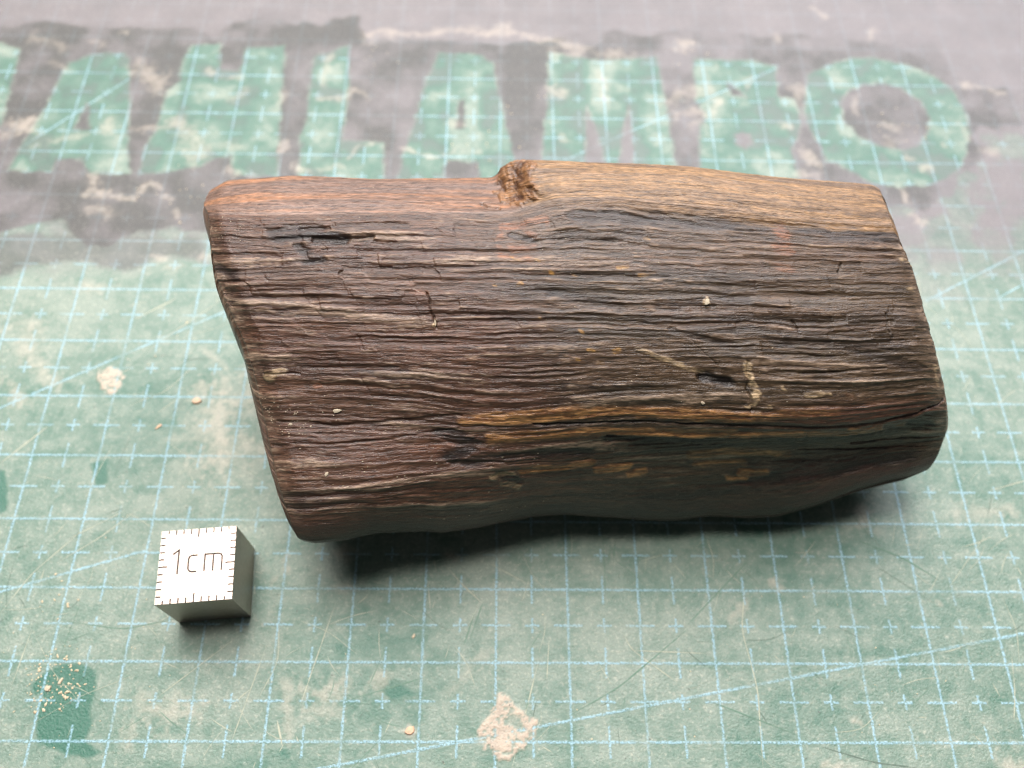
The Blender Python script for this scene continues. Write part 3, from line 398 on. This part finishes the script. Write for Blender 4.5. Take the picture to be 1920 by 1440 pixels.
H += 0.012 * k_brown + 0.010 * k_cream
# torn knot where the back edge steps up
ks, kt = uvst((0.463, 0.55))
tear = np.exp(-(((s - ks) / 0.36) ** 2 + ((t - 0.38) / 0.42) ** 4)) * (v2 < 4)
tear = np.where(v2 > 11.5, np.exp(-((s - ks + 0.2) / 0.3) ** 2), tear)
tn = fbm(s * 9, t * 9, 191, 4); tear_m = sstep(0.42, 0.60, tear + 0.55 * (tn - 0.5))
H += tear_m * (0.045 * (tn - 0.5) + 0.015 * (vn(s * 26, t * 14, 193) - 0.5) + 0.02)
ends = np.minimum(s, LEN - s); H -= 0.05 * (1 - sstep(0.0, 0.08, ends)) ** 2
PW = P0 + N * H[..., None]
# seat it on the mat
PW[..., 2] -= min(0.0, 0.0); PW[..., 2] = np.maximum(PW[..., 2], 0.003)

# colours of the wood, with some shade painted into the lower front
DK = lin(42, 32, 26); MD = lin(96, 73, 57); LT = lin(180, 154, 130); RED = lin(96, 63, 46); OLV = lin(86, 69, 48)
tone = 0.30 * g1 + 0.30 * g2 + 0.30 * g3 + 0.45 * (fuzz - 0.5)
C = mix(np.broadcast_to(DK, s.shape + (3,)), MD, sstep(0.22, 0.66, tone))
C = mix(C, RED, np.clip((1 - sstep(2.6, 4.6, s + 1.2 * (fbm(s * .6, t * .8, 201, 3) - .5))) * (0.30 + 0.55 * vn(s * 0.6, tw * 4, 203)), 0, 1))
C = mix(C, OLV, sstep(3.0, 5.5, s) * (0.2 + 0.5 * vn(s * 0.5, tw * 3, 207)))
lightc = np.clip(1.2 * (crest * cvar - 0.25) + 1.3 * (ridge(g3) - 0.72) + 2.0 * (fuzz - 0.56), 0, 1) * (0.25 + 1.0 * fbm(s * 0.9, t * 2.2, 211, 3))
C = mix(C, LT, np.clip(lightc, 0, 0.6) * (1 - k_black) * (1 - 0.6 * np.exp(-(((s - 1.6) / 0.9) ** 2 + ((t - 1.15) / 0.2) ** 2))) * face * (1 - 0.5 * low))
wornend = (1 - sstep(0.05, 0.30, np.minimum(s, LEN - s) + 0.25 * (fbm(s * 5, t * 5, 213, 3) - 0.5))) * face; C = mix(C, LT * 0.8, wornend * (0.1 + 0.6 * sstep(0.45, 0.7, fuzz)))
C = mix(C, lin(34, 30, 30), k_black * (0.45 + 0.6 * (1 - fuzz)))
# worn band along the back: orange brown on the left part, honey on the right part
st1 = fbm(s * 0.35, t * 11, 221, 4); st2 = fbm(s * 0.5 + 4, t * 7, 223, 4)
BL = mix(np.broadcast_to(lin(126, 96, 78), s.shape + (3,)), lin(156, 110, 78), sstep(0.36, 0.70, st1)); BL = mix(BL, lin(108, 88, 78), sstep(0.45, 0.65, st2) * 0.8)
BR = mix(np.broadcast_to(lin(130, 101, 72), s.shape + (3,)), lin(150, 116, 80), sstep(0.34, 0.7, st1)); BR = mix(BR, lin(104, 83, 65), sstep(0.48, 0.66, st2) * 0.7)
rightm = sstep(ks - 0.15, ks + 0.15, s)
BC = mix(BL, BR, rightm) * (0.72 + 0.56 * fbm(s * 16, t * 26, 225, 3))[..., None]
edge_b = np.interp(s, np.array([0, .43, .47, .55, .7, .8, .9, 1]) * LEN, [0.86, 0.86, 0.86, 0.97, 0.98, 1.02, 1.05, 1.06])
bm = 1 - sstep(-0.06, 0.06, t - edge_b + 0.10 * (g3 - 0.5) + 0.12 * (fbm(s * 3, t * 5, 227, 3) - .5) + 0.12 * (fuzz - 0.5)); bm = np.where(v2 > 11, 1, bm)
C = mix(C, BC, bm)
rimline = np.exp(-((t - 0.86 - 0.02 * (g1 - .5)) / 0.035) ** 2) * (0.35 + 0.5 * vn(s * 1.4, s * 0, 229))
C = mix(C, lin(158, 140, 130), np.clip(rimline, 0, 1) * 0.55)
C = mix(C, mix(np.broadcast_to(lin(84, 54, 36), s.shape + (3,)), lin(150, 108, 70), sstep(0.3, 0.7, tn) * 0.7 + 0.3 * vn(s * 30, t * 12, 235)), tear_m)
C = mix(C, mix(np.broadcast_to(lin(116, 76, 44), s.shape + (3,)), lin(184, 134, 82), sstep(0.25, 0.75, fuzz)), np.clip(k_brown * (0.8 + 0.3 * g3), 0, 1))
C = mix(C, lin(150, 92, 58), k_or * (0.02 + 0.75 * sstep(0.25, 0.75, fuzz)))
C = mix(C, lin(182, 156, 120), np.clip(k_cream * (0.1 + 1.1 * sstep(0.3, 0.65, fuzz)), 0, 1))
C = mix(C, lin(172, 128, 66), np.clip(k_yel * (0.2 + 0.9 * sstep(0.35, 0.65, fuzz)), 0, 1))
C = C * (1 - 0.35 * k_crk)[..., None]; C = C * (1 - 0.15 * sstep(4.5, 5.0, t) * (v2 < 8))[..., None]  # last factor paints shade onto the lower front
redlow_shade = sstep(4.9, 5.4, t) * (v2 < 8); C = mix(C, lin(54, 38, 33), redlow_shade * (0.25 + 0.6 * vn(s * 0.7, tw * 3, 231)))  # dark red brown low on the front, shade mixed into the colour
redr = sstep(5.0, 7.0, s) * sstep(4.35, 4.8, t) * (v2 < 8); C = mix(C, lin(84, 50, 42), redr * sstep(0.40, 0.68, fbm(s * 0.9, tw * 4, 237, 3)) * 0.8)
stainr = np.exp(-(((s - 7.7) / 1.2) ** 2 + ((t - 3.62) / 0.20) ** 2)); C = mix(C, lin(104, 62, 46), np.clip(stainr, 0, 1) * 0.7)
C = np.where((v2 > 8)[..., None] & (v2 < 11)[..., None], lin(60, 48, 42), C)

nw = NT('old_wood')
uvv = nw.uvs((1, 1, 1)); fib = nw.uvs((3, 30, 1)); fib2 = nw.uvs((10, 72, 1))
wc = nw.attr('col', 'Color')
fn = nw.noise(fib, 1.0, 4, 0.62); fn2 = nw.noise(fib2, 1.0, 3, 0.6); spk = nw.noise(uvv, 55, 2, 0.6)
mul = nw.m('ADD', 0.0, nw.m('ADD', nw.m('MULTIPLY', nw.ss(0.25, 0.75, fn), 0.95), nw.m('MULTIPLY', nw.ss(0.25, 0.75, fn2), 1.0)))
c3 = nw.t.nodes.new('ShaderNodeCombineXYZ'); [nw.t.links.new(mul, c3.inputs[k]) for k in range(3)]
wc = nw.mixc(1.0, wc, c3.outputs[0], 'MULTIPLY')
fl = nw.m('MULTIPLY', nw.ss(0.60, 0.72, nw.noise(nw.uvs((16, 44, 1)), 1.0, 4, 0.75)), 0.45)
wc = nw.mixc(fl, wc, lin(182, 166, 150))
hb = nw.m('ADD', nw.m('MULTIPLY', fn, 0.6), nw.m('ADD', nw.m('MULTIPLY', fn2, 0.35), nw.m('MULTIPLY', spk, 0.3)))
wood_m = nw.set(Base_Color=wc, Roughness=nw.m('ADD', 0.24, nw.m('MULTIPLY', fn2, 0.28)), Specular_IOR_Level=0.6, Normal=nw.bump(hb, 0.00025, 0.9))

rows = [PW]; crow = [C]; srow = [np.stack([s, t], -1)]
def cap(base, cen, out):
    r = []
    for sc, o_ in ((0.965, 0.03), (0.90, 0.05), (0.75, 0.06), (0.5, 0.065), (0.2, 0.07), (0.02, 0.07)):
        r.append(cen + (base - cen) * sc + np.array([out * o_, 0, 0]))
    return np.stack(r)
cl = PW[0].mean(0); cr = PW[-1].mean(0)
A = np.concatenate([cap(PW[0], cl, -1)[::-1], PW, cap(PW[-1], cr, 1)])
A[..., 2] = np.maximum(A[..., 2], 0.003)
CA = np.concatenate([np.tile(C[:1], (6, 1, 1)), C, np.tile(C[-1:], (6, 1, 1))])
ST = np.stack([s, t], -1); ST = np.concatenate([np.tile(ST[:1], (6, 1, 1)), ST, np.tile(ST[-1:], (6, 1, 1))]); ST[:6, :, 0] -= np.linspace(.6, .05, 6)[:, None]; ST[-6:, :, 0] += np.linspace(.05, .6, 6)[:, None]
na = len(A)
Q = grid_quads(na, nvv, True)
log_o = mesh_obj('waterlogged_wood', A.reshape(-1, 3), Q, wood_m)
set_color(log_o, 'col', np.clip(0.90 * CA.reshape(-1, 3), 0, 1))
uvl = log_o.data.uv_layers.new(name='grain'); li = np.empty(len(log_o.data.loops), np.int32); log_o.data.loops.foreach_get('vertex_index', li)
uvl.data.foreach_set('uv', ST.reshape(-1, 2)[li].astype(np.float32).ravel())
import bmesh
if log_o.data.polygons[len(log_o.data.polygons) // 4].normal.z < 0: log_o.data.flip_normals()
tag(log_o, 'dark furrowed chunk of old wood with a honey brown worn back edge', 'wood')

# ------------------------------------------------------------------ crumbs, flakes and dust
cream_m = flat_mat('pale_crumb', (206, 190, 160), 0.7); white_m = flat_mat('white_crumb', (190, 176, 152), 0.75, 0.2)
def grains(name, pts, m, parent, seed):
    r = np.random.default_rng(seed); vs, fs = [], []
    oct_ = np.array([[1, 0, 0], [-1, 0, 0], [0, 1, 0], [0, -1, 0], [0, 0, 1], [0, 0, -1]], float)
    F = np.array([[0, 2, 4], [2, 1, 4], [1, 3, 4], [3, 0, 4], [2, 0, 5], [1, 2, 5], [3, 1, 5], [0, 3, 5]])
    for (p, sz) in pts:
        a = r.uniform(0, 6.28); k = oct_ * r.uniform(0.6, 1.3, (6, 1)) * np.array([sz * r.uniform(0.8, 1.8), sz, sz * 0.6])
        k = np.c_[k[:, 0] * math.cos(a) - k[:, 1] * math.sin(a), k[:, 0] * math.sin(a) + k[:, 1] * math.cos(a), k[:, 2]]
        fs.append(F + 6 * len(vs)); vs.append(k + p)
    o = mesh_obj(name, np.concatenate(vs), np.concatenate(fs), m, parent, False); return o
def surf(uv):
    i = int(np.clip(round(uv[0] * (nu - 1)), 0, nu - 1)); j = int(np.clip(np.searchsorted(Vp, uv[1]), 0, nvv - 1)); return PW[i, j], N[i, j]
pts = []
for c, r, n, sz in GRAIN_CLUSTERS:
    for _ in range(int(n)):
        a, q = rng.uniform(0, 6.28), r * math.sqrt(rng.random()); g = sz * rng.uniform(0.3, 0.8)
        pts.append((np.array([c[0] + q * math.cos(a), c[1] + q * math.sin(a), g * 0.4]), g))
def outside(p): return not (3.0 < p[0] < 13.2 and 1.0 < p[1] < 5.8)
pts = [p for p in pts if outside(p[0])]
g_o = grains('sand_grains', pts, cream_m, None, 5); tag(g_o, 'fine pale grit on the cutting mat, far grains added as sparkle', 'grit', kind='stuff')
pts = []
for uv, r, n, sz in LOG_DUST:
    for _ in range(int(n)):
        a, q = rng.uniform(0, 6.28), r * math.sqrt(rng.random())
        p, nn = surf((uv[0] + q * math.cos(a) / LEN, np.clip(uv[1] + q * math.sin(a) * 0.9, 0.1, 6.6))); g = sz * rng.uniform(0.4, 1.0)
        pts.append((p + nn * g * 0.3, g))
d_o = grains('wood_dust', pts, white_m, None, 6); tag(d_o, 'fine pale dust specks lying on the dark wood', 'dust', kind='stuff')
def flake(name, p, nrm, a, b, rot, m, label, group):
    r = np.random.default_rng(int(a * 1e4) + int(b * 1e4) + rot); n = 9; ang = np.linspace(0, 2 * math.pi, n, endpoint=False)
    rad = r.uniform(0.7, 1.15, n); ring = np.c_[np.cos(ang) * rad * a, np.sin(ang) * rad * b, np.zeros(n)]
    th = min(a, b) * 0.5; v = np.r_[ring, ring * 0.85 + [0, 0, th], [[0, 0, th * 1.25]]]
    q = Matrix.Rotation(math.radians(rot), 3, 'Z'); al = Vector((0, 0, 1)).rotation_difference(Vector(nrm)).to_matrix()
    me = bpy.data.meshes.new(name)
    fs = [[i, (i + 1) % n, n + (i + 1) % n, n + i] for i in range(n)] + [[n + i, n + (i + 1) % n, 2 * n] for i in range(n)] + [list(range(n))[::-1]]
    me.from_pydata([(al @ q @ Vector(x)) * S for x in v], [], fs); me.materials.append(m)
    o = bpy.data.objects.new(name, me); COL.objects.link(o); o.location = Vector(p) * S; tag(o, label, 'flake', group); return o
ml = ['thin pinkish sliver on the mat left of the wood', 'small peach flake beside the pale smear left of the wood', 'peach coloured flake on the mat left of the plaster splash', 'tiny white sliver on the mat below the wood', 'round cream grain at the left of the dark green patch', 'thin cream sliver on the dark green patch']
mm = [flat_mat('peach_flake', (212, 176, 146), .7), flat_mat('peach_flake_b', (206, 176, 148), .7)]
for (c, a, b, rot), lb, k in zip(MAT_FLAKES, ml, range(6)): flake('flake', (c[0], c[1], 0.002), (0, 0, 1), a, b, rot, mm[k % 2] if k < 3 else white_m, lb, None)
ll = ['pale splinter lying on the lower left of the wood', 'largest white crumb, stuck in the middle of the wood face', 'white grain above the brown stripe of the wood', 'cream grain near the lower left end of the wood', 'pale chip at the crack left of the middle of the wood', 'pale grain among dust at the left end of the wood']
for (uv, a, b, rot), lb in zip(LOG_FLAKES, ll):
    p, nn = surf(uv); flake('flake', p + nn * 0.002, nn, a, b, rot, white_m, lb, None)

# ------------------------------------------------------------------ the scale cube
CW, CH = 0.975, 1.0
root = bpy.data.objects.new('scale_cube', None); COL.objects.link(root); root.location = Vector((3.085, 1.045, 0.0)) * S; root.rotation_euler = (0, 0, math.radians(5.0))
tag(root, 'small steel scale cube marked 1 cm beside the wood', 'scale cube')
nc = 220; cs = CW / nc; depth = 0.022
grid = np.zeros((nc, nc), int)                    # 0 face, k>0 engraved piece number k
cxs = (np.arange(nc) + 0.5) * cs - CW / 2; GX, GY = np.meshgrid(cxs, cxs, indexing='ij')
pieces = []
def carve(mask, name): pieces.append((name, mask)); grid[mask] = len(pieces)
for k in range(1, 10):
    a = -CW / 2 + CW * k / 10; l = 0.115 if k == 5 else (0.045 if k in (1, 9) else 0.065)
    hw = 0.0095
    carve((np.abs(GX - a) < hw) & (GY > CW / 2 - l), 'tick'); carve((np.abs(GX - a) < hw) & (GY < -CW / 2 + l), 'tick')
    l2 = 0.115 if k == 5 else 0.068
    carve((np.abs(GY - a) < hw) & (GX > CW / 2 - l2), 'tick'); carve((np.abs(GY - a) < hw) & (GX < -CW / 2 + l2), 'tick')
def strokes_mask(P, wd): return line_dist(GX, GY, P, 1.0) < wd / 2
def arc(cx, cy, rx, ry, a0, a1, n=10): return [(cx + rx * math.cos(math.radians(a)), cy + ry * math.sin(math.radians(a))) for a in np.linspace(a0, a1, n)]
sw = 0.022
carve(strokes_mask([(-0.305, 0.165), (-0.235, 0.215), (-0.235, -0.10)], sw), 'engraved_digit')
cpts = [(0.00, 0.128), (-0.05, 0.128)] + arc(-0.05, 0.075, 0.055, 0.055, 90, 180, 6) + arc(-0.05, -0.035, 0.055, 0.055, 180, 270, 6) + [(0.00, -0.09)]
carve(strokes_mask(cpts, sw), 'engraved_letter')
mpts = strokes_mask([(0.105, -0.09), (0.105, 0.13), (0.27, 0.13)] + arc(0.27, 0.085, 0.055, 0.045, 90, 0, 6) + [(0.325, -0.09)], sw) | strokes_mask([(0.215, 0.125), (0.215, -0.09)], sw)
carve(mpts, 'engraved_letter')
st_ = NT('brushed_steel'); sc_ = st_.coords((100, 100, 100))
steel = st_.set(Base_Color=st_.mixc(st_.noise(sc_, 30, 3), lin(158, 143, 133), lin(188, 175, 165)), Metallic=1.0, Roughness=st_.m('ADD', 0.34, st_.m('MULTIPLY', st_.noise(sc_, 14, 3), 0.12)), Normal=st_.bump(st_.noise(sc_, 60, 3), 0.00003, 0.5))
groove = flat_mat('engraving_dark', (88, 78, 72), 0.6, 0.2)
# body: a cell height field with the engraving cut into its top, plus sides
vs, fs = [], []
def quad(a, b, c, d): n0 = len(vs); vs.extend([a, b, c, d]); fs.append([n0, n0 + 1, n0 + 2, n0 + 3])
h = np.where(grid > 0, CH - depth, CH); e = -CW / 2 + np.arange(nc + 1) * cs
# greedy strips along x keep the face count low
for j in range(nc):
    i = 0
    while i < nc:
        k = i
        while k + 1 < nc and h[k + 1, j] == h[i, j]: k += 1
        z = h[i, j]; quad((e[i], e[j], z), (e[k + 1], e[j], z), (e[k + 1], e[j + 1], z), (e[i], e[j + 1], z)); i = k + 1
for i in range(nc):
    for j in range(nc):
        if h[i, j] < CH:
            z0, z1 = h[i, j], CH
            if i > 0 and h[i - 1, j] > z0: quad((e[i], e[j], z0), (e[i], e[j + 1], z0), (e[i], e[j + 1], z1), (e[i], e[j], z1))
            if i < nc - 1 and h[i + 1, j] > z0: quad((e[i + 1], e[j + 1], z0), (e[i + 1], e[j], z0), (e[i + 1], e[j], z1), (e[i + 1], e[j + 1], z1))
            if j > 0 and h[i, j - 1] > z0: quad((e[i + 1], e[j], z0), (e[i], e[j], z0), (e[i], e[j], z1), (e[i + 1], e[j], z1))
            if j < nc - 1 and h[i, j + 1] > z0: quad((e[i], e[j + 1], z0), (e[i + 1], e[j + 1], z0), (e[i + 1], e[j + 1], z1), (e[i], e[j + 1], z1))
for k in range(nc):     # sides follow the notched rim
    a, b = e[k], e[k + 1]; E = CW / 2
    quad((b, -E, 0), (b, -E, h[k, 0]), (a, -E, h[k, 0]), (a, -E, 0)); quad((a, E, 0), (a, E, h[k, -1]), (b, E, h[k, -1]), (b, E, 0))
    quad((-E, a, 0), (-E, a, h[0, k]), (-E, b, h[0, k]), (-E, b, 0)); quad((E, b, 0), (E, b, h[-1, k]), (E, a, h[-1, k]), (E, a, 0))
E = CW / 2; quad((-E, E, 0), (E, E, 0), (E, -E, 0), (-E, -E, 0))
mesh_obj('body', np.array(vs), np.array(fs), steel, root, False)
for k, (nm, mask) in enumerate(pieces):          # dark floor of each engraved mark
    pv, pf = [], []
    for j in range(nc):
        ii = np.where(grid[:, j] == k + 1)[0]
        if not len(ii): continue
        for run in np.split(ii, np.where(np.diff(ii) > 1)[0] + 1):
            n0 = len(pv); z = CH - depth + 0.004
            pv += [(e[run[0]], e[j], z), (e[run[-1] + 1], e[j], z), (e[run[-1] + 1], e[j + 1], z), (e[run[0]], e[j + 1], z)]; pf.append([n0, n0 + 1, n0 + 2, n0 + 3])
    if pv: mesh_obj(nm, np.array(pv), np.array(pf), groove, root, False)
